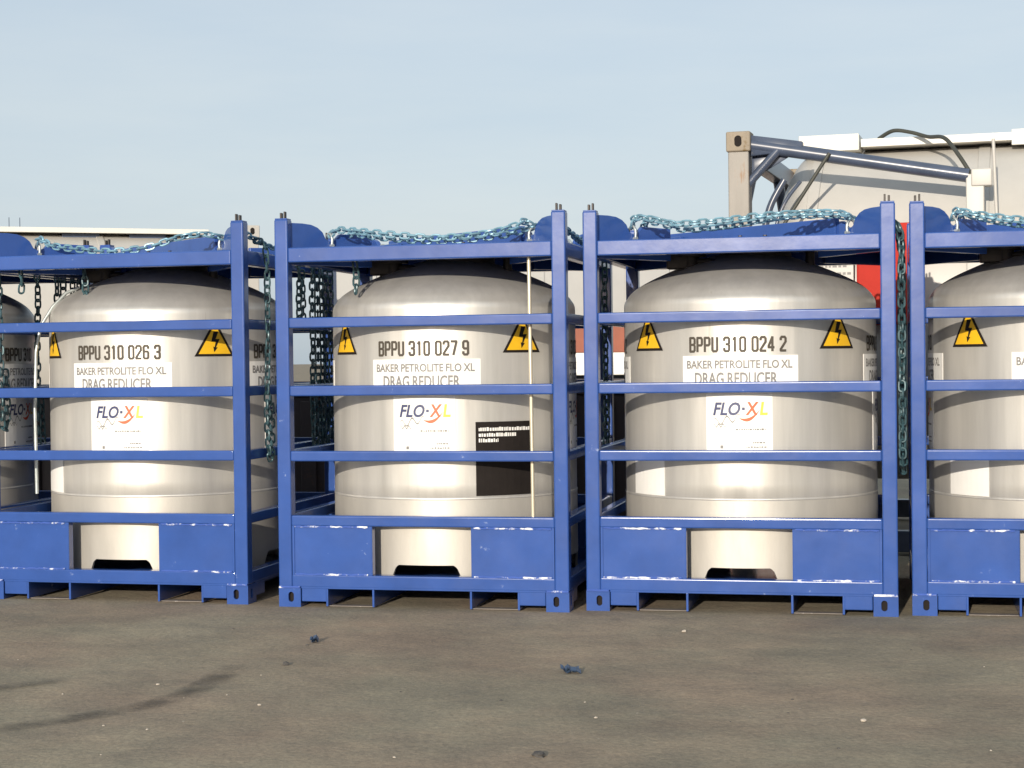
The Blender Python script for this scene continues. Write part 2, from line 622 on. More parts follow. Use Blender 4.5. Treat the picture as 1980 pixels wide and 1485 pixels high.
def panel_mesh():
    b = MB()
    b.box(-HW + P + .002, -0.335, 0.012, 0.022, 0.205, 0.535, 0.002)
    # folded return along the opening
    b.box(-0.339, -0.331, 0.013, 0.075, 0.212, 0.532, 0.002)
    b.box(-HW + P + .002, -HW + P + .018, 0.006, 0.014, 0.205, 0.535, 0.002)
    return b.mesh('kick_panel', ['blue'])

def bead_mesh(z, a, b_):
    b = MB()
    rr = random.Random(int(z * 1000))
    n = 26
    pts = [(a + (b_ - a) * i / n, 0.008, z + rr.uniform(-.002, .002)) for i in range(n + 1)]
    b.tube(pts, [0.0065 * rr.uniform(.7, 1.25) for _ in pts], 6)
    return b.mesh('weld_bead', ['scuff_glint'])

def pocket_mesh():
    b = MB()
    for x in (-0.015, 0.300):
        b.box(x, x + 0.014, 0.010, D - 0.010, 0.006, 0.121, 0.002)
    b.box(-0.001, 0.299, 0.086, D - 0.086, 0.124, 0.130, 0.002)
    b.box(-0.001, 0.299, 0.03, 0.10, 0.003, 0.010, 0.002, mi=1)
    b.box(-0.001, 0.299, D - 0.10, D - 0.03, 0.003, 0.010, 0.002, mi=1)
    return b.mesh('fork_pocket', ['blue', 'dusty'])

def padeye_mesh():
    b = MB()
    poly = [(0.0, 2.25), (0.66, 2.25), (0.66, 2.462), (0.40, 2.468), (0.36, 2.43), (0.32, 2.415), (0.285, 2.43),
            (0.26, 2.475), (0.22, 2.505), (0.17, 2.522), (0.10, 2.528), (0.0, 2.528)]
    b.prism(poly, -0.016, 0.016, bev=0.004)
    return b.mesh('pad_eye', ['blue'])

def shackle_mesh():
    b = MB()
    pts = [(.322, -.030, 2.385)] + [(.322 + .0 * k, -.034 * cos(pi * k / 8), 2.42 + .050 * sin(pi * k / 8)) for k in range(9)] + [(.322, .030, 2.385)]
    b.tube(pts, .0095, 8)
    b.tube([(.322, -.045, 2.388), (.322, .045, 2.388)], .011, 8)
    return b.mesh('shackle', ['shackle'])

def brace_mesh():
    b = MB()
    a, e = Vector((HW - 0.36, 0.42)), Vector((-HW + 0.36, D - 0.42))
    L = (e - a).length
    ang = math.atan2(e.y - a.y, e.x - a.x)
    mt = Matrix.Translation((a.x, a.y, 0)) @ Matrix.Rotation(ang, 4, 'Z')
    b.box(0, L, -0.02, 0.02, 2.356, 2.490, 0.005, mtx=mt)
    return b.mesh('roof_brace', ['blue'])

def deck_mesh():
    b = MB()
    b.box(-HW + .086, HW - .086, .086, D - .086, 2.343, 2.354, .002)
    return b.mesh('roof_deck', ['blue'])

def shell_mesh():
    b = MB()
    z0, zs = 0.70, 1.925
    prof = [(0.001, 0.40), (0.3, 0.42), (0.55, 0.47), (0.72, 0.55), (0.81, 0.63), (TR, 0.70)]
    prof += [(TR, z0 + (zs - z0) * i / 12) for i in range(1, 13)]
    crown = [(1, 1.93), (1, 1.955), (.992, 1.985), (.972, 2.012), (.94, 2.046), (.88, 2.086), (.787, 2.130), (.70, 2.164), (.60, 2.200),
             (.50, 2.233), (.40, 2.263), (.28, 2.293), (.14, 2.316), (.001, 2.322)]
    prof += [(max(min(p.x, 1.0), .001) * TR, p.z) for p in smooth_path([(r_, 0, z_) for r_, z_ in crown], 4)]
    b.lathe(prof, 128, (0, TC))
    # weld rings
    for z in (0.705,):
        b.lathe([(TR - .002, z - .012), (TR + .003, z - .006), (TR + .004, z), (TR + .003, z + .006), (TR - .002, z + .012)], 128, (0, TC))
    return b.mesh('tank', ['steel'])

def skirt_mesh():
    b = MB()
    N = 400
    Ro, Ri = TR + .002, TR - .014
    def zb(t):
        t = (t + pi / 4) % (pi / 2) - pi / 4
        t = abs(t)
        if t < 0.225: return 0.272
        if t < 0.250: return 0.272 - (t - .225) / .025 * .02
        if t < 0.30: return 0.252 - (t - .25) / .05 * 0.10
        return 0.150
    vs, fs = [], []
    for k in range(N):
        t = 2 * pi * k / N
        for (r, z) in ((Ro, 0.698), (Ro, 0.4), (Ro, zb(t)), (Ri, zb(t)), (Ri, 0.69)):
            vs.append((r * sin(t), TC - r * cos(t), z))
    for k in range(N):
        j = (k + 1) % N
        for i in range(4):
            fs.append([k * 5 + i + 1, j * 5 + i + 1, j * 5 + i, k * 5 + i])
    b.add(vs, fs, 0, True)
    # reinforcing foot ring
    b.lathe([(Ro - .02, 0.140), (Ro + 0.012, 0.140), (Ro + 0.012, 0.156), (Ro - .02, 0.156)], 128, (0, TC))
    return b.mesh('skirt', ['skirt'])

def floor_mesh():
    b = MB()
    b.box(-HW + .09, HW - .09, 0.09, D - .09, 0.132, 0.139, 0.002)
    for x in (-.75, .75):
        b.box(x - .05, x + .05, 0.088, D - .088, 0.05, 0.131, 0.004)
    return b.mesh('base_frame', ['blue'])

def manhole_mesh():
    b = MB()
    b.lathe([(0.24, 2.18), (0.24, 2.33), (0.29, 2.335), (0.29, 2.37), (0.26, 2.39), (0.001, 2.41)], 40, (0.05, TC))
    for k in range(10):
        a = 2 * pi * k / 10
        b.tube([(0.05 + .265 * cos(a), TC + .265 * sin(a), 2.36), (0.05 + .265 * cos(a), TC + .265 * sin(a), 2.415)], 0.014, 6)
    return b.mesh('manhole', ['dark_metal'])

def valve_mesh():
    b = MB()
    x, y = -0.36, TC - 0.25
    b.tube([(x, y, 2.05), (x, y, 2.30)], 0.055, 14)
    b.tube([(x, y, 2.17), (x, y, 2.20)], 0.10, 18)
    b.tube([(x, y, 2.28), (x, y, 2.31)], 0.10, 18)
    b.box(x - .16, x - .02, y - .05, y + .05, 2.20, 2.30, 0.01)
    b.tube([(x, y, 2.25), (x + .12, y - .05, 2.25), (x + .2, y - .06, 2.23)], 0.018, 8)
    return b.mesh('valve', ['dark_metal'])

def vent_mesh():
    b = MB()
    b.tube([(0.42, TC - .15, 2.1), (0.42, TC - .15, 2.30), (0.42, TC - .15, 2.301), (0.42, TC - .15, 2.33)], [0.03, .03, .05, .05], 10)
    return b.mesh('vent_pipe', ['dark_metal'])

def cyl(th, z, r=TR):
    return (r * sin(th), TC - r * cos(th), z)

def patch(b, th0, half, z0, z1, r, mi, n=10):
    vs, fs = [], []
    for i in range(n + 1):
        t = th0 + (i / n * 2 - 1) * half
        vs += [cyl(t, z0, r), cyl(t, z1, r)]
    for i in range(n):
        fs.append([2 * i, 2 * i + 2, 2 * i + 3, 2 * i + 1])
    # rim back to the shell so that the sheet has a thickness
    ri = r - 0.003
    k = len(vs)
    for i in range(n + 1):
        t = th0 + (i / n * 2 - 1) * half
        vs += [cyl(t, z0, ri), cyl(t, z1, ri)]
    for i in range(n):
        fs.append([k + 2 * i, k + 2 * i + 2, 2 * i + 2, 2 * i])
        fs.append([2 * i + 1, 2 * i + 3, k + 2 * i + 3, k + 2 * i + 1])
    fs.append([k, 0, 1, k + 1])
    fs.append([2 * n, k + 2 * n, k + 2 * n + 1, 2 * n + 1])
    b.add(vs, fs, mi)

def wtext(b, txt, th0, x, z, h, r, mi, **kw):
    vs, fs = text_geo(txt, h, **kw)
    b.add([cyl(th0 + (v[0] + x) / TR, z + v[1], r) for v in vs], fs, mi)

def dash(b, th0, x0, x1, z, h, r, mi, seed=0):
    """illegible small print: a row of short uneven marks"""
    q = random.Random(seed * 7 + int(abs(x0) * 1000))
    x = x0
    while x < x1 - .004:
        w = q.uniform(.005, .018)
        e = min(x + w, x1)
        patch(b, th0 + (x + e) / 2 / TR, (e - x) / 2 / TR, z, z + h * q.uniform(.7, 1.0), r, mi, 1)
        x = e + q.uniform(.003, .007)

STROKES = {  # block stencil capitals on a 1 x 2 field
    'B': [[(0, 0), (0, 2), (.8, 2), (1, 1.8), (1, 1.2), (.8, 1), (0, 1)], [(.8, 1), (1, .8), (1, .2), (.8, 0), (0, 0)]],
    'P': [[(0, 0), (0, 2), (.8, 2), (1, 1.8), (1, 1.1), (.8, .9), (0, .9)]],
    'U': [[(0, 2), (0, .2), (.2, 0), (.8, 0), (1, .2), (1, 2)]],
    '0': [[(.2, 0), (.8, 0), (1, .2), (1, 1.8), (.8, 2), (.2, 2), (0, 1.8), (0, .2), (.2, 0)]],
    '1': [[(.25, 1.7), (.55, 2), (.55, 0)]],
    '2': [[(0, 1.6), (0, 1.8), (.2, 2), (.8, 2), (1, 1.8), (1, 1.3), (0, .2), (0, 0), (1, 0)]],
    '3': [[(0, 1.6), (0, 1.8), (.2, 2), (.8, 2), (1, 1.8), (1, 1.2), (.8, 1.02), (.4, 1.02)], [(.8, 1.02), (1, .8), (1, .2), (.8, 0), (.2, 0), (0, .2), (0, .4)]],
    '4': [[(.75, 0), (.75, 2), (0, .7), (0, .5), (1.05, .5)]],
    '6': [[(1, 1.6), (1, 1.8), (.8, 2), (.2, 2), (0, 1.8), (0, .2), (.2, 0), (.8, 0), (1, .2), (1, .9), (.8, 1.1), (0, 1.1)]],
    '7': [[(0, 2), (1, 2), (1, 1.8), (.4, 0)]],
    '9': [[(0, .4), (0, .2), (.2, 0), (.8, 0), (1, .2), (1, 1.8), (.8, 2), (.2, 2), (0, 1.8), (0, 1.1), (.2, .9), (1, .9)]],
}
def number_mesh(txt, th0):
    b = MB()
    adv = [0.026 if c == ' ' else 0.0505 for c in txt]
    x = -sum(adv) / 2
    k = 0
    for c, a in zip(txt, adv):
        for line in STROKES.get(c, []):
            for (x0, z0), (x1, z1) in zip(line, line[1:]):
                p, q_ = Vector((x + x0 * .031, 1.646 + z0 * .043)), Vector((x + x1 * .031, 1.646 + z1 * .043))
                t = (q_ - p).normalized()
                n_ = Vector((-t.y, t.x)) * .0076
                p, q_ = p - t * .004, q_ + t * .004
                k += 1
                r = TR + .002 + .00002 * k
                b.add([cyl(th0 + v.x / TR, v.y, r) for v in (p - n_, q_ - n_, q_ + n_, p + n_)], [[0, 1, 2, 3]], 0)
        x += a
    return b.mesh('number_lettering', ['letter'])

def label_mesh(th0):
    b = MB()
    patch(b, th0 + .005, 0.375 / TR, 1.395, 1.618, TR + .003, 0, 14)
    wtext(b, 'BAKER PETROLITE FLO XL', th0, 0, 1.538, 0.050, TR + .0045, 1, width=0.68, bold=0.024)
    wtext(b, 'DRAG REDUCER', th0, -.02, 1.437, 0.074, TR + .0045, 1, width=0.53, bold=0.024)
    return b.mesh('name_label', ['white', 'letter_pale'])

def poster_mesh(th0):
    b = MB()
    r = TR + .003
    patch(b, th0, 0.210 / TR, 0.985, 1.375, r, 0, 10)
    r += .0015
    wtext(b, 'FLO', th0, -0.078, 1.243, 0.078, r, 1, width=0.175, bold=0.028, shear=0.25)
    patch(b, th0 + .028 / TR, 0.009 / TR, 1.272, 1.290, r, 1, 1)
    wtext(b, 'X', th0, 0.082, 1.243, 0.080, r, 2, width=0.085, bold=0.028, shear=0.15)
    wtext(b, 'L', th0, 0.155, 1.243, 0.080, r, 3, width=0.05, bold=0.028, shear=0.15)
    # swoosh under the letters
    def ribbon(pts, w, mi):
        vs, fs = [], []
        for i, (x, z) in enumerate(pts):
            k = sin(pi * i / (len(pts) - 1)) * w + .001
            vs += [cyl(th0 + x / TR, z - k, r), cyl(th0 + x / TR, z + k, r)]
        for i in range(len(pts) - 1):
            fs.append([2 * i, 2 * i + 2, 2 * i + 3, 2 * i + 1])
        b.add(vs, fs, mi)
    ribbon([(0.0 + .13 * t, 1.222 + .05 * t * t - 0.02 * sin(pi * t)) for t in [i / 10 for i in range(11)]], .010, 2)
    ribbon([(-0.17 + .19 * t, 1.195 + .022 * sin(t * 16) + .035 * t) for t in [i / 40 for i in range(41)]], .004, 4)
    ribbon([(-0.165 + .09 * t, 1.175 + .010 * sin(t * 20)) for t in [i / 20 for i in range(21)]], .0035, 4)
    dash(b, th0, -.02, .165, 1.145, .012, r, 4, 1)
    dash(b, th0, .085, .17, 1.062, .011, r, 4, 2)
    dash(b, th0, .045, .17, 1.034, .011, r, 4, 3)
    patch(b, th0 - .11 / TR, .009 / TR, 1.03, 1.05, r, 4, 1)
    return b.mesh('product_poster', ['white', 'navy', 'red_ink', 'yellow_ink', 'letter_pale'])

def warn_mesh(th0):
    """yellow warning triangle with a black border and a black lightning bolt"""
    b = MB()
    zb, s = 1.655, 0.295
    h = s * sqrt(3) / 2
    def tri(sc_, r, mi):
        n = 8
        c = zb + h / 3
        rows = []
        vs, fs = [], []
        for i in range(n + 1):
            z = c + (-h / 3 + h * i / n) * sc_
            hw = (s / 2) * (1 - i / n) * sc_
            for j in range(n + 1):
                vs.append(cyl(th0 + (j / n * 2 - 1) * hw / TR, z, r))
        for i in range(n):
            for j in range(n):
                q = [i * (n + 1) + j, i * (n + 1) + j + 1, (i + 1) * (n + 1) + j + 1, (i + 1) * (n + 1) + j]
                fs.append(q if i < n - 1 else q[:3])
        b.add(vs, fs, mi)
    tri(1.0, TR + .003, 1)
    tri(0.80, TR + .0042, 0)
    bolt = [(-.010, .160), (.026, .160), (.004, .108), (.034, .108), (.006, .050), (.018, .050), (-.008, .016), (-.014, .056), (-.004, .052),
            (.004, .090), (-.028, .090)]
    vs = [cyl(th0 + x / TR, zb + .012 + z, TR + .0054) for x, z in bolt]
    b.add(vs, [list(range(len(bolt)))[::-1]], 1)
    return b.mesh('warning_sign', ['yellow', 'black'])

def white_plate_mesh():
    b = MB()
    patch(b, R(-47), 0.165 / TR, 0.715, 0.945, TR + .004, 0, 8)
    return b.mesh('data_plate', ['white'])

def black_plate_mesh():
    b = MB()
    patch(b, R(37), 0.205 / TR, 0.722, 1.205, TR + .004, 0, 8)
    r = TR + .0055
    t = R(37)
    dash(b, t, -.185, .18, 1.145, .026, r, 1, 4)
    dash(b, t, -.185, .08, 1.108, .026, r, 1, 5)
    dash(b, t, -.185, -.05, 1.072, .026, r, 1, 6)
    return b.mesh('data_plate', ['black', 'white'])

UNITS = [  # x, y, extra yaw, number, label
    (-4.69, 11.98, 0.009, 'BPPU 310', 'caged tank cut off by the left edge, beside the one numbered 026 3'),
    (-2.719, 11.551, 0.009, 'BPPU 310 026 3', 'blue cage round a stainless tank stencilled BPPU 310 026 3'),
    (-0.602, 11.014, -0.003, 'BPPU 310 027 9', 'blue cage round a stainless tank stencilled BPPU 310 027 9, with black plate'),
    (1.408, 10.669, -0.001, 'BPPU 310 024 2', 'blue cage round a stainless tank stencilled BPPU 310 024 2'),
    (3.403, 10.298, 0.0, 'BPPU 310', 'blue caged tank cut off by the right edge, beside the 024 2 tank'),
]
YAW = 0.2196
FRAMES = []
def unit(i):
    x, y, da, num, lab = UNITS[i]
    rz = -(YAW + da)
    root = empty('caged_tank', (x, y, 0), rz)
    FRAMES.append(root)
    tag(root, lab, 'tank', 'blue framed chemical tanks in a row')
    for k, (sx, sy) in enumerate(((0, 0), (1, 0), (1, 1), (0, 1))):
        mt = Matrix.Translation((-HW + sx * W, sy * D, 0)) @ Matrix.Diagonal((1 - 2 * sx, 1 - 2 * sy, 1, 1))
        # mirrored copies keep their own mesh so that normals stay outward
        def mir(fn, key):
            def f():
                me = fn().copy()
                me.transform(mt)
                if (1 - 2 * sx) * (1 - 2 * sy) < 0:
                    me.flip_normals()
                return me
            return cached((key, k), f)
        p = link('corner_post', mir(post_mesh, 'post'), root)
        link('corner_fitting', mir(fitting_mesh, 'fit'), p)
        link('stacking_pin', mir(pin_mesh, 'pin'), p)
    for side in ('front', 'back', 'left', 'right'):
        half = (HW if side in ('front', 'back') else D / 2) - P + .001
        m4 = ROT[side] if side in ('front', 'back') else ROT[side]
        def placed(nm, fn, key):
            def f():
                me = fn().mesh(nm, ['blue'])
                me.transform(m4)
                return me
            return link(nm, cached((key, side), f), root)
        placed('top_rail', lambda: bar_mesh(half, 2.262, 2.360, 0.08), 'toprail')
        for z0 in (1.832, 1.385, 0.957):
            placed('guard_bar', lambda z0=z0: bar_mesh(half, z0, z0 + 0.068, 0.055), 'bar%g' % z0)
        if side in ('front', 'back'):
            placed('sill_rail', lambda: bar_mesh(half, 0.532, 0.602, 0.07), 'sill')
        else:
            placed('sill_rail', lambda: bar_mesh(half, 0.532, 0.602, 0.07), 'sill')
        placed('base_rail', lambda: base_mesh(half - (0.06 if side in ('front', 'back') else 0.06)), 'base')
        if side in ('front', 'back'):
            for s in (0, 1):
                def f(s=s):
                    me = panel_mesh().copy()
                    if s:
                        me.transform(Matrix.Diagonal((-1, 1, 1, 1)))
                        me.flip_normals()
                    me.transform(m4)
                    return me
                pn = link('kick_panel', cached(('panel', side, s), f), root)
                if side == 'front':
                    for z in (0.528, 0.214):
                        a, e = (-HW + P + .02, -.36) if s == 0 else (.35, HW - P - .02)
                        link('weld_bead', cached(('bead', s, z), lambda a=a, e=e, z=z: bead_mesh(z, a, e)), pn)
    for s in (-1, 1):
        o = link('fork_pocket', cached('pocket', pocket_mesh), root)
        o.location = (0.335 if s > 0 else -0.635, 0, 0)
    for k, (sx, sy, a) in enumerate(((-1, 0, 52), (1, 0, 128), (1, 1, 232), (-1, 1, 308))):
        o = link('pad_eye', cached('padeye', padeye_mesh), root)
        o.location = (sx * (HW - P * .8), sy * D + (P * .8 if sy == 0 else -P * .8), 0)
        o.rotation_euler = (0, 0, R(a))
        link('shackle', cached('shackle', shackle_mesh), o)
    link('roof_brace', cached('brace', brace_mesh), root)
    link('roof_deck', cached('deck', deck_mesh), root)
    link('base_frame', cached('floor', floor_mesh), root)
    t = link('tank', cached('shell', shell_mesh), root)
    link('skirt', cached('skirt', skirt_mesh), t)
    link('manhole', cached('manhole', manhole_mesh), t)
    link('valve', cached('valve', valve_mesh), t)
    link('vent_pipe', cached('vent', vent_mesh), t)
    for th in (0, 90, -90):
        link('number_lettering', cached(('num', num, th), lambda: number_mesh(num, R(th))), t)
        link('name_label', cached(('lab', th), lambda: label_mesh(R(th))), t)
        link('product_poster', cached(('poster', th), lambda: poster_mesh(R(th))), t)
    for th in (-46, 46, 134, -134):
        link('warning_sign', cached(('warn', th), lambda: warn_mesh(R(th))), t)
    if i == 2:
        link('data_plate', black_plate_mesh(), t)['label'] = 'black data plate with rows of white print'
    else:
        link('data_plate', cached('wplate', white_plate_mesh), t)
    if i == 2:
        b = MB()
        b.tube([(0.725, 0.095, 0.60), (0.715, 0.095, 2.30)], 0.0125, 10)
        b.box(0.69, 0.75, 0.06, 0.115, 1.86, 1.885, 0.003)
        b.box(0.69, 0.75, 0.06, 0.115, 0.99, 1.015, 0.003)
        link('upright_rod', b.mesh('upright_rod', ['pipe']), root)
    if i == 1:
        b = MB()
        b.tube([(-0.50, 0.55, 2.16), (-0.58, 0.5, 2.12), (-0.66, 0.45, 2.02), (-0.73, 0.4, 1.88), (-0.755, 0.38, 1.7), (-0.76, 0.36, 1.3), (-0.755, 0.36, 0.7)], 0.012, 10)
        link('vent_hose', b.mesh('vent_hose', ['shackle']), root)
    return root

for i in range(5):
    unit(i)

# ---------------------------------------------------------------- lifting chains
LINK = []
def link_geo(hl=0.034, hw=0.020, wr=0.0074, n=14, m=6):
    vs, fs = [], []
    path = []
    for k in range(n):
        a = 2 * pi * k / n
        x = hw * cos(a)
        z = hw * sin(a) + (hl - hw) * (1 if sin(a) > 1e-6 else -1 if sin(a) < -1e-6 else 0)
        path.append(Vector((x, 0, z)))
    for k, p in enumerate(path):
        t = (path[(k + 1) % n] - path[k - 1]).normalized()
        nrm = Vector((0, 1, 0)).cross(t)
        for j in range(m):
            a = 2 * pi * j / m
            vs.append(p + (nrm * cos(a) + Vector((0, 1, 0)) * sin(a)) * wr)
    for k in range(n):
        for j in range(m):
            fs.append([k * m + j, k * m + (j + 1) % m, ((k + 1) % n) * m + (j + 1) % m, ((k + 1) % n) * m + j])
    return vs, fs
LV, LF = link_geo()

def chain_mesh(pts, seed=0, pitch=0.0520, m='chain'):
    q = random.Random(seed)
    path = smooth_path(pts)
    L = [0]
    for i in range(1, len(path)):
        L.append(L[-1] + (path[i] - path[i - 1]).length)
    b = MB()
    s, k, j = pitch / 2, 0, 0
    twist = q.uniform(0, pi)
    while s < L[-1]:
        while j < len(L) - 2 and L[j + 1] < s:
            j += 1
        u = (s - L[j]) / max(L[j + 1] - L[j], 1e-6)
        p = path[j].lerp(path[j + 1], u)
        t = (path[j + 1] - path[j]).normalized()
        qt = t.to_track_quat('Z', 'Y')
        twist += q.uniform(-.16, .16)
        mt = Matrix.Translation(p) @ qt.to_matrix().to_4x4() @ Matrix.Rotation(twist + (k % 2) * pi / 2, 4, 'Z')
        b.add([mt @ v for v in LV], LF, 0, True)
        s += pitch
        k += 1
    return b.mesh('sling_chain', [m])

def place_chain(i, pts, label, seed, m='chain'):
    o = link('sling_chain', chain_mesh(pts, seed, m=m))
    o.matrix_world = Matrix.Translation(UNITS[i][:2] + (0,)) @ Matrix.Rotation(-(YAW + UNITS[i][2]), 4, 'Z')
    return tag(o, label, 'chain', 'teal lifting chains of the caged tanks')

WHICH = {0: 'the far left cage', 1: 'the 026 3 tank cage', 2: 'the 027 9 tank cage', 3: 'the 024 2 tank cage', 4: 'the far right cage'}
# front chains in cage coordinates (x, y, z); each hangs between the two front pad eyes
TOP = {
    0: [(-.72, .26, 2.47), (-.5, .2, 2.40), (-.2, .15, 2.385), (.2, .15, 2.385), (.5, .2, 2.42), (.72, .26, 2.49)],
    1: [(-.70, .325, 2.46), (-.66, .27, 2.49), (-.58, .20, 2.47), (-.48, .14, 2.43), (-.27, .09, 2.40), (0.0, .05, 2.375), (.25, .09, 2.40), (.44, .14, 2.46),
        (.60, .20, 2.485), (.70, .325, 2.465)],
    2: [(-.70, .325, 2.455), (-.63, .28, 2.485), (-.55, .24, 2.48), (-.39, .16, 2.46), (-.12, .10, 2.425), (.12, .10, 2.405), (.45, .12, 2.43), (.62, .18, 2.48),
        (.66, .25, 2.505), (.71, .31, 2.475)],
    3: [(-.70, .325, 2.46), (-.68, .28, 2.51), (-.63, .22, 2.515), (-.55, .17, 2.50), (-.42, .12, 2.465), (-.32, .10, 2.46), (-.10, .10, 2.47), (.16, .12, 2.495),
        (.42, .16, 2.51), (.64, .22, 2.505), (.70, .31, 2.47)],
    4: [(-.70, .325, 2.46), (-.68, .26, 2.505), (-.62, .18, 2.49), (-.49, .14, 2.46), (-.3, .10, 2.43), (0, .10, 2.41), (.35, .12, 2.43), (.75, .26, 2.52)],
}
for i in range(5):
    place_chain(i, TOP[i], 'teal chain slung between the front pad eyes on top of ' + WHICH[i], 10 + i)
    if i > 1:
        second = [(x + .05, y + .16, z - .015 + .012 * sin(5 * x)) for x, y, z in TOP[i]]
        place_chain(i, second, 'second teal chain lying just behind the front one on top of ' + WHICH[i].replace('tank cage', 'cage'), 20 + i)
    if i < 4:
        lab = 'teal chain lying along the right hand top rail of ' + WHICH[i]
        side = [(HW - .10, .22, 2.50), (HW - .04, .45, 2.43), (HW - .03, .8, 2.40), (HW - .03, 1.2, 2.40), (HW - .05, 1.5, 2.44), (HW - .1, 1.68, 2.50)]
        place_chain(i, side, lab, 30 + i)
        # strands hanging down the right side
        hang = {0: [(.35, 2.40, 1.2), (.9, 2.38, 1.0), (1.2, 2.38, .98), (1.3, 2.38, .9), (1.45, 2.38, .95), (1.55, 2.38, 1.0), (1.65, 2.38, 1.1)],
                1: [(.33, 2.42, 1.0), (.96, 2.38, 1.9), (1.24, 2.38, .96), (1.34, 2.38, .93), (1.43, 2.38, 1.0), (1.53, 2.38, .92), (1.64, 2.38, 1.1)],
                2: [(.9, 2.38, 1.1), (1.3, 2.38, 1.0)],
                3: [(.10, 2.41, .98), (.17, 2.41, 1.05), (.25, 2.40, .92), (.33, 2.40, 1.0), (.42, 2.40, 1.1)]}[i]
        for j, (yy, za, zb) in enumerate(hang):
            q = random.Random(100 * i + j)
            xo = HW + (.032 if i in (1, 0) else .036)
            w = q.uniform(-.03, .03)
            pts = [(HW - .05, yy, za + .02), (HW + .012, yy, za), (xo, yy + .01, za - .12)]
            n = 6
            for k in range(1, n + 1):
                t = k / n
                pts.append((xo + q.uniform(-.004, .004), yy + .012 + w * t + q.uniform(-.012, .012), za - .12 + (zb - za + .12) * t))
            # the strand doubles back in a short loop at its foot
            pts.append((xo + .004, yy + w + .05, zb - .04))
            pts.append((xo, yy + w + .085, zb + .05))
            pts.append((xo, yy + w + .07, zb + .35))
            place_chain(i, pts, 'shade-toned teal chain strand hanging down the right side of ' + WHICH[i], 200 + 10 * i + j, 'chain_shaded')

def inner_chain(i, x, y, z0, z1, lab):
    place_chain(i, [(x, y, z0), (x + .01, y, (z0 + z1) / 2), (x, y + .01, z1)], lab, 400 + i + int(x * 10), 'chain_shaded')
inner_chain(1, -.335, .30, 2.27, 2.03, 'short shade-toned chain dangling above the dome of the 026 3 tank')
inner_chain(1, -.74, .15, 2.27, 2.12, 'short chain end dangling at the upper left inside the 026 3 tank cage')
inner_chain(2, -.50, .25, 2.27, 2.06, 'short chain dangling above the dome of the 027 9 tank')

# ---------------------------------------------------------------- tank containers behind the row
CL, CW, CH = 7.87, 3.17, 3.45
def fit_block(b, x, y, z, mi):
    b.box(x, x + .20, y, y + .18, z, z + .16, .012, mi)

def casting_mesh(x, y, z, fx, fy, m='rust'):
    b = MB()
    b.box(x, x + .20, y, y + .19, z, z + .165, .014)
    # oval holes as flush black discs, their inner shade painted on
    for (cx, cy, axis) in ((x + .10, y - .0015 if fy < 0 else y + .1915, 'y'), (x - .0015 if fx < 0 else x + .2015, y + .095, 'x')):
        vs = []
        for k in range(20):
            a = 2 * pi * k / 20
            u, v = .030 * cos(a), .030 * sin(a) + (.016 if sin(a) > 0 else -.016)
            vs.append((cx + u, cy, z + .085 + v) if axis == 'y' else (cx, cy + u, z + .085 + v))
        b.add(vs, [list(range(20))], 1)
    return b.mesh('corner_casting', [m, 'black'])

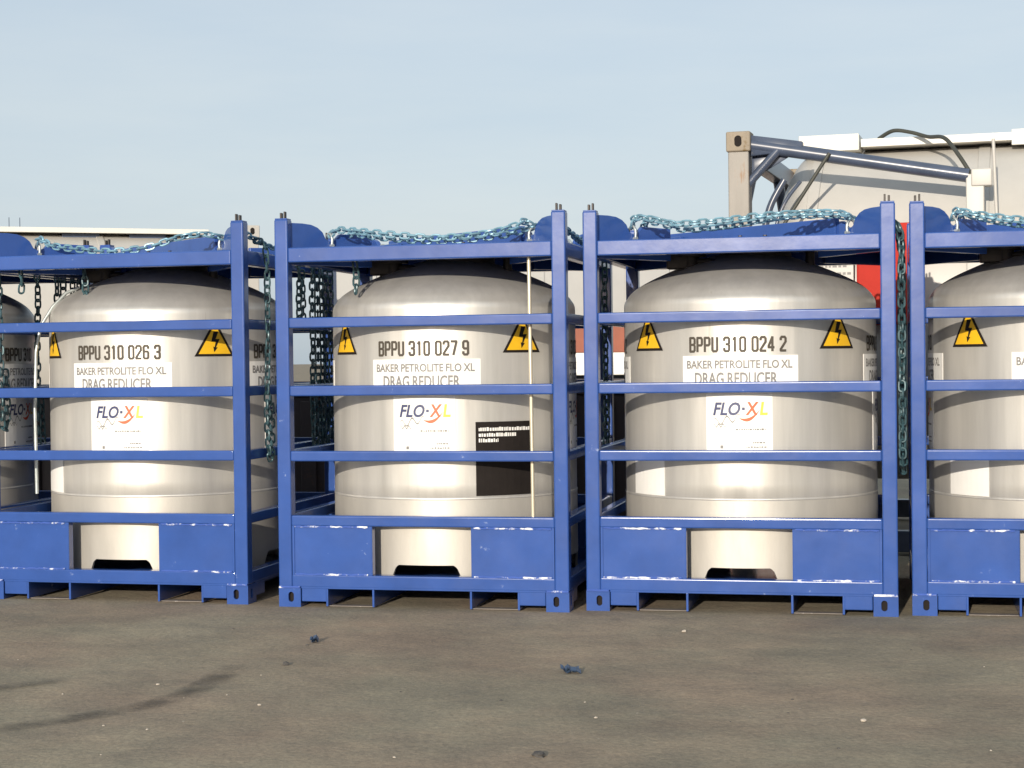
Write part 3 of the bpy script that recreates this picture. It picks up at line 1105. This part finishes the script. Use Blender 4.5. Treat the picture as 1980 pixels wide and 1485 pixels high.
def tank_container(loc, rz, label, detailed):
    root = empty('tank_container', loc, rz)
    tag(root, label, 'container', 'white tank containers behind the row')
    for ix, x in enumerate((0, CL - .17)):
        for iy, y in enumerate((0, CW - .17)):
            b = MB()
            b.box(x, x + .17, y, y + .17, .165, CH - .165, .012)
            p = link('corner_post', b.mesh('corner_post', ['post' if detailed else 'cream']), root)
            for z in (0, CH - .165):
                link('corner_casting', casting_mesh(x - .015, y - .01, z, -1 if ix == 0 else 1, -1 if iy == 0 else 1, 'rust' if detailed else 'cream'), p)
    for x in (0.02, CL - .14):
        for (za, zb, z0, z1) in ((CH - .75, CH - .18, CH - .20, CH - .03), (.75, .16, .02, .20)):
            b = MB()
            b.box(x, x + .12, .18, CW - .18, z0, z1, .01)
            for (y0, y1) in ((.15, .85), (CW - .15, CW - .85)):
                b.tube([(x + .06, y0, za), (x + .06, y1, zb)], .05, 8)
            link('end_beam', b.mesh('end_beam', ['slate']), root)
    for y in (.02, CW - .14):
        b = MB()
        b.box(.18, CL - .18, y, y + .12, .03, .20, .01)
        link('bottom_rail', b.mesh('bottom_rail', ['slate']), root)
    # vessel
    b = MB()
    Rt, cz, cy = 1.455, 1.965, CW / 2
    x0, x1, hd = .58, CL - .58, .42
    prof = []
    for i in range(0, 15):
        t = i / 14 * pi / 2
        prof.append((max(Rt * sin(t) ** .85, .001), x0 - hd * cos(t)))
    prof += [(Rt, x0 + (x1 - x0) * i / 20) for i in range(1, 20)]
    for i in range(14, -1, -1):
        t = i / 14 * pi / 2
        prof.append((max(Rt * sin(t) ** .85, .001), x1 + hd * cos(t)))
    b.lathe(prof, 96, (cy, cz), axis='X')
    for x in (x0 + .05, 2.0, 4.0, 5.9, x1 - .05):
        b.lathe([(Rt - .004, x - .05), (Rt + .012, x - .045), (Rt + .012, x + .045), (Rt - .004, x + .05)], 96, (cy, cz), axis='X')
    v = link('vessel', b.mesh('vessel', ['cream']), root)
    # saddles
    b = MB()
    for x in (1.9, CL - 2.0):
        for y in (.06, CW - .20):
            b.box(x, x + .14, y, y + .14, .2, 1.75, .01)
        b.box(x, x + .14, .2, CW - .2, .2, .62, .01)
    link('saddle', b.mesh('saddle', ['slate']), root)
    # walkway: long white channel with spill box
    b = MB()
    b.box(.98, CL - .5, .98, 1.42, CH - .055, CH - .005, .006)
    b.box(.98, CL - .5, .965, .985, CH - .060, CH + .008, .004)
    b.box(2.22, 2.60, .955, 1.0, CH - .10, CH + .03, .004)
    link('walkway', b.mesh('walkway', ['walk']), root)
    if detailed:
        b = MB()
        b.box(.46, .97, .90, 1.45, CH - .09, CH + .05, .006)
        link('spill_box', b.mesh('spill_box', ['walk']), root)
        # sloping side brace from the near corner to the saddle post
        b = MB()
        b.tube([(.14, .09, CH - .10), (1.9, .09, CH - .43)], .055, 10)
        b.prism([(.18, CH - .20), (.60, CH - .17), (.60, CH - .10), (.18, CH - .03)], .05, .13, bev=.004)
        b.tube([(.10, .08, CH - .48), (.40, .07, CH - .16)], .036, 8)
        b.prism([(.17, CH - .40), (.22, CH - .36), (.50, CH - .20), (.18, CH - .14)], .125, .145, bev=.003)
        link('side_brace', b.mesh('side_brace', ['slate']), root)
        b = MB()
        b.box(1.88, 2.02, .04, .16, 1.75, CH - .42, .01)
        b.box(1.92, 2.08, .03, .17, CH - .52, CH - .38, .012)
        b.tube([(2.13, .05, 2.2), (2.09, .06, CH - .15)], .014, 8)
        link('saddle_post', b.mesh('saddle_post', ['cream']), root)
        b = MB()
        b.tube(smooth_path([(1.12, 1.1, CH + .02), (1.25, 1.0, CH + .07), (1.40, .92, CH + .04), (1.55, .80, CH - .02), (1.70, .45, CH - .08), (1.82, .2, CH - .25), (1.92, .1, CH - .42)], 8), .017, 8)
        link('hose', b.mesh('hose', ['rubber']), root)
        b = MB()
        b.tube([(.82, .02, CH - .21), (.50, -.01, CH - .70), (.16, -.02, CH - 1.25)], .015, 8)
        link('cable', b.mesh('cable', ['rubber']), root)
        b = MB()
        b.tube(smooth_path([(.20, .42, 2.2), (.22, .40, 2.55), (.28, .40, 2.85), (.40, .42, 3.08)], 6), .030, 8)
        b.tube(smooth_path([(.30, .22, 2.2), (.34, .22, 2.6), (.42, .24, 2.86), (.55, .30, 3.05)], 6), .016, 8)
        link('head_pipe', b.mesh('head_pipe', ['slate']), root)
        b = MB()
        b.box(1.03, 1.50, -.02, .16, 1.85, 2.66, .012)
        b.box(1.045, 1.485, -.032, -.018, 1.87, 2.64, .004)
        cb = link('red_cabinet', b.mesh('red_cabinet', ['red']), root)
        b = MB()
        b.box(1.44, 1.46, -.05, -.034, 2.2, 2.34, .003)
        link('handle', b.mesh('handle', ['dark_metal']), cb)
        b = MB()
        b.box(.70, 1.0, .05, .07, 2.05, 2.45, .003, mi=0)
        q = random.Random(3)
        for r_ in range(5):
            x = .73
            while x < .95:
                w = q.uniform(.012, .035)
                b.box(x, x + w, .0485, .0505, 2.38 - r_ * .06, 2.40 - r_ * .06, 0, mi=1)
                x += w + .012
        link('data_plate', b.mesh('data_plate', ['cream', 'letter_pale']), root)
    else:
        b = MB()
        for x in (2.0, 3.4, 5.4, 6.3):
            b.box(x, x + .5, 1.1, 1.5, CH - .22, CH - .06, .01)
        link('manlid_box', b.mesh('manlid_box', ['slate']), root)
        for x in (4.72, 4.86):
            b = MB()
            b.tube([(x, 1.2, CH), (x, 1.2, CH + .15)], .005, 6)
            link('handrail_stub', b.mesh('handrail_stub', ['slate']), root)
    return root

tank_container((1.79, 14.0, 0), -R(17), 'white tank container with rusty beige corner post towering behind the two right cages', True)
tank_container((-10.78, 20.3, 0), R(20), 'long white tank container with flat pale walkway, far behind the left cages', False)

# ---------------------------------------------------------------- box trailer far behind the middle cages
def box_trailer(loc, rz):
    root = empty('box_trailer', loc, rz)
    tag(root, 'pale grey box trailer with a red stripe and white skirt, seen through the middle cages', 'trailer')
    L_, W_ = 8.4, 3.2
    b = MB()
    b.box(0, L_, 0, W_, 2.18, 3.40, .02, 0)
    b.box(0, L_, -.006, W_ + .006, 1.70, 2.178, .01, 1)
    b.box(0, L_, 0, W_, 1.33, 1.698, .02, 2)
    for k in range(13):
        x = .1 + k * (L_ - .25) / 12
        b.box(x, x + .05, -.02, -.001, 2.2, 3.36, .004, 0)
    link('body', b.mesh('body', ['wgrey', 'redband', 'white']), root)
    b = MB()
    for y in (.7, W_ - .9):
        b.box(.1, L_ - .1, y, y + .2, 1.0, 1.32, .01)
    b.box(5.0, 8.2, .3, W_ - .3, .55, .75, .01)
    b.box(.2, 4.4, .02, .07, .7, 1.2, .01)
    link('chassis', b.mesh('chassis', ['slate']), root)
    for x in (5.4, 6.6, 7.8):
        for y in (.05, W_ - .45):
            b = MB()
            b.lathe([(.001, y), (.32, y + .02), (.34, y + .03), (.60, y), (.66, y + .05), (.66, y + .35), (.60, y + .40), (.001, y + .38)], 36, (0, 0), axis='X')
            me = b.mesh('wheel', ['rubber'])
            me.transform(Matrix.Rotation(pi / 2, 4, 'Z'))
            # lathe runs along x; turned so that the axle runs along y
            o = link('wheel', me, root)
            o.location = (x, 0, .66)
    for y in (.5, W_ - .7):
        b = MB()
        b.box(1.6, 1.8, y, y + .2, .05, 1.2, .01)
        b.box(1.5, 1.9, y - .1, y + .3, 0, .05, .01)
        link('landing_leg', b.mesh('landing_leg', ['slate']), root)
box_trailer((-3.0, 27.6, 0), R(2))

# ---------------------------------------------------------------- dark half-height container added to darken the cage openings
def added_half_height(loc, rz):
    root = empty('gap_darkening_container', loc, rz)
    tag(root, 'dark brown half-height open container, added to darken the gaps between the caged tanks', 'container')
    L_, W_, h = 7.3, 3.0, 1.40
    for nm, x0, x1, y0, y1 in (('side_wall', .14, L_ - .14, 0.02, .06), ('side_wall', .14, L_ - .14, W_ - .06, W_ - .02),
                               ('end_wall', .02, .06, .14, W_ - .14), ('end_wall', L_ - .06, L_ - .02, .14, W_ - .14)):  # walls of the added gap-darkening container
        b = MB()
        b.box(x0, x1, y0, y1, .16, h - .10, .004)
        long = x1 - x0 > y1 - y0
        n = int((x1 - x0 if long else y1 - y0) / .32)
        for k in range(n):
            t = (k + .5) / n
            if long:
                c_ = x0 + (x1 - x0) * t
                for yy in (y0 - .03, y1):
                    b.box(c_ - .07, c_ + .07, yy, yy + .03, .2, h - .14, .006)
            else:
                c_ = y0 + (y1 - y0) * t
                for xx in (x0 - .03, x1):
                    b.box(xx, xx + .03, c_ - .07, c_ + .07, .2, h - .14, .006)
        link(nm, b.mesh(nm, ['brown']), root)
    for y in (0, W_ - .14):
        b = MB()
        b.box(0, L_, y, y + .14, h - .10, h, .01)
        link('top_rail', b.mesh('top_rail', ['brown']), root)
        b = MB()
        b.box(.14, L_ - .14, y, y + .14, .02, .16, .01)
        link('bottom_rail', b.mesh('bottom_rail', ['brown']), root)
        for x in (0, L_ - .14):
            b = MB()
            b.box(x, x + .14, y, y + .14, 0, h - .10, .01)
            link('corner_post', b.mesh('corner_post', ['brown']), root)
    b = MB()
    b.box(.14, L_ - .14, .14, W_ - .14, .10, .16, .004)
    link('floor_plate', b.mesh('floor_plate', ['brown']), root)
added_half_height((-5.7, 16.0, 0), -R(12.6))

# ---------------------------------------------------------------- scraps and chips on the yard
def chip(name, x, y, s, m, label, cat, flat=.45, seed=0, long=1.0):
    q = random.Random(seed)
    b = bmesh.new()
    bmesh.ops.create_icosphere(b, subdivisions=2, radius=1)
    for v in b.verts:
        k = q.uniform(.75, 1.15)
        v.co = (v.co.x * s * k * long, v.co.y * s * k, max(v.co.z, -.35) * s * flat * k)
    zmin = min(v.co.z for v in b.verts)
    for v in b.verts:
        v.co.z -= zmin
    mb = MB()
    mb.bm(b)
    o = link(name, mb.mesh(name, [m]))
    o.location = (x, y, 0)
    o.rotation_euler = (0, 0, q.uniform(0, 6))
    return tag(o, label, cat)

def scrap(x, y, s, label, seed):
    q = random.Random(seed)
    mb = MB()
    for k in range(4):
        a = q.uniform(0, pi)
        c, t = q.uniform(-.5, .5) * s, q.uniform(-.2, .2) * s
        pts = [(c + cos(a) * s * (u - .5), t + sin(a) * s * .4 * (u - .5),   .004 + .016 * abs(sin(u * 3 + k)) * (1 + .3 * k)) for u in (0, .33, .66, 1)]
        vs, fs = [], []
        for p_ in pts:
            vs += [(p_[0], p_[1] - .02, p_[2]), (p_[0], p_[1] + .02, p_[2] + .012), (p_[0], p_[1] - .02, p_[2] - .004), (p_[0], p_[1] + .02, p_[2] + .008)]
        for i in range(3):
            fs += [[4 * i, 4 * i + 4, 4 * i + 5, 4 * i + 1], [4 * i + 3, 4 * i + 7, 4 * i + 6, 4 * i + 2]]
        mb.add(vs, fs)
    o = link('plastic_scrap', mb.mesh('plastic_scrap', ['scrap']))
    o.location = (x, y, 0)
    return tag(o, label, 'litter')

scrap(-1.16, 9.76, .04, 'small crumpled dark blue scrap on the yard below the 027 9 tank', 1)
scrap(0.265, 8.73, .075, 'long dark blue scrap lying on the open yard before the middle gap', 2)
chip('pebble', 0.99, 9.98, .014, 'stone', 'tiny pale pebble near the front of the 024 2 tank cage', 'stone', .8, 3)
chip('pebble', 1.53, 7.49, .013, 'stone', 'pale pebble on the open yard at lower right', 'stone', .7, 4)
chip('pebble', 0.09, 6.9, .022, 'stone_dark', 'small dark pebble near the bottom edge of the yard', 'stone', .7, 5, 1.6)
chip('pebble', -1.22, 9.05, .020, 'stone_dark', 'tiny dark pebble just below the small blue scrap', 'stone', .7, 6)

gr = MB()
q = random.Random(11)
for k in range(36):
    yy = 6.2 + 4.6 * q.random() ** 1.2
    xx = q.uniform(-.34, .34) * yy
    if yy > 10.0 - .2 * xx:
        continue
    s = q.choice((.003, .004, .004, .005, .006, .008)) * q.uniform(.7, 1.3)
    b = bmesh.new()
    bmesh.ops.create_icosphere(b, subdivisions=1, radius=1)
    for v in b.verts:
        kk = q.uniform(.7, 1.2)
        v.co = (xx + v.co.x * s * kk * 1.4, yy + v.co.y * s * kk, max(v.co.z, -.3) * s * .7 * kk + s * .2)
    gr.bm(b, 0 if q.random() < .6 else 1)
tag(link('gravel', gr.mesh('gravel', ['stone', 'stone_dark'])), kind='stuff', label='small stone chips scattered over the asphalt yard')

# ---------------------------------------------------------------- plan units to metres
done = set()
for o in bpy.data.objects:
    if o.type == 'MESH' and o.data.name not in done:
        done.add(o.data.name)
        o.data.transform(Matrix.Scale(K, 4))
        o.data.update()
    o.location *= K
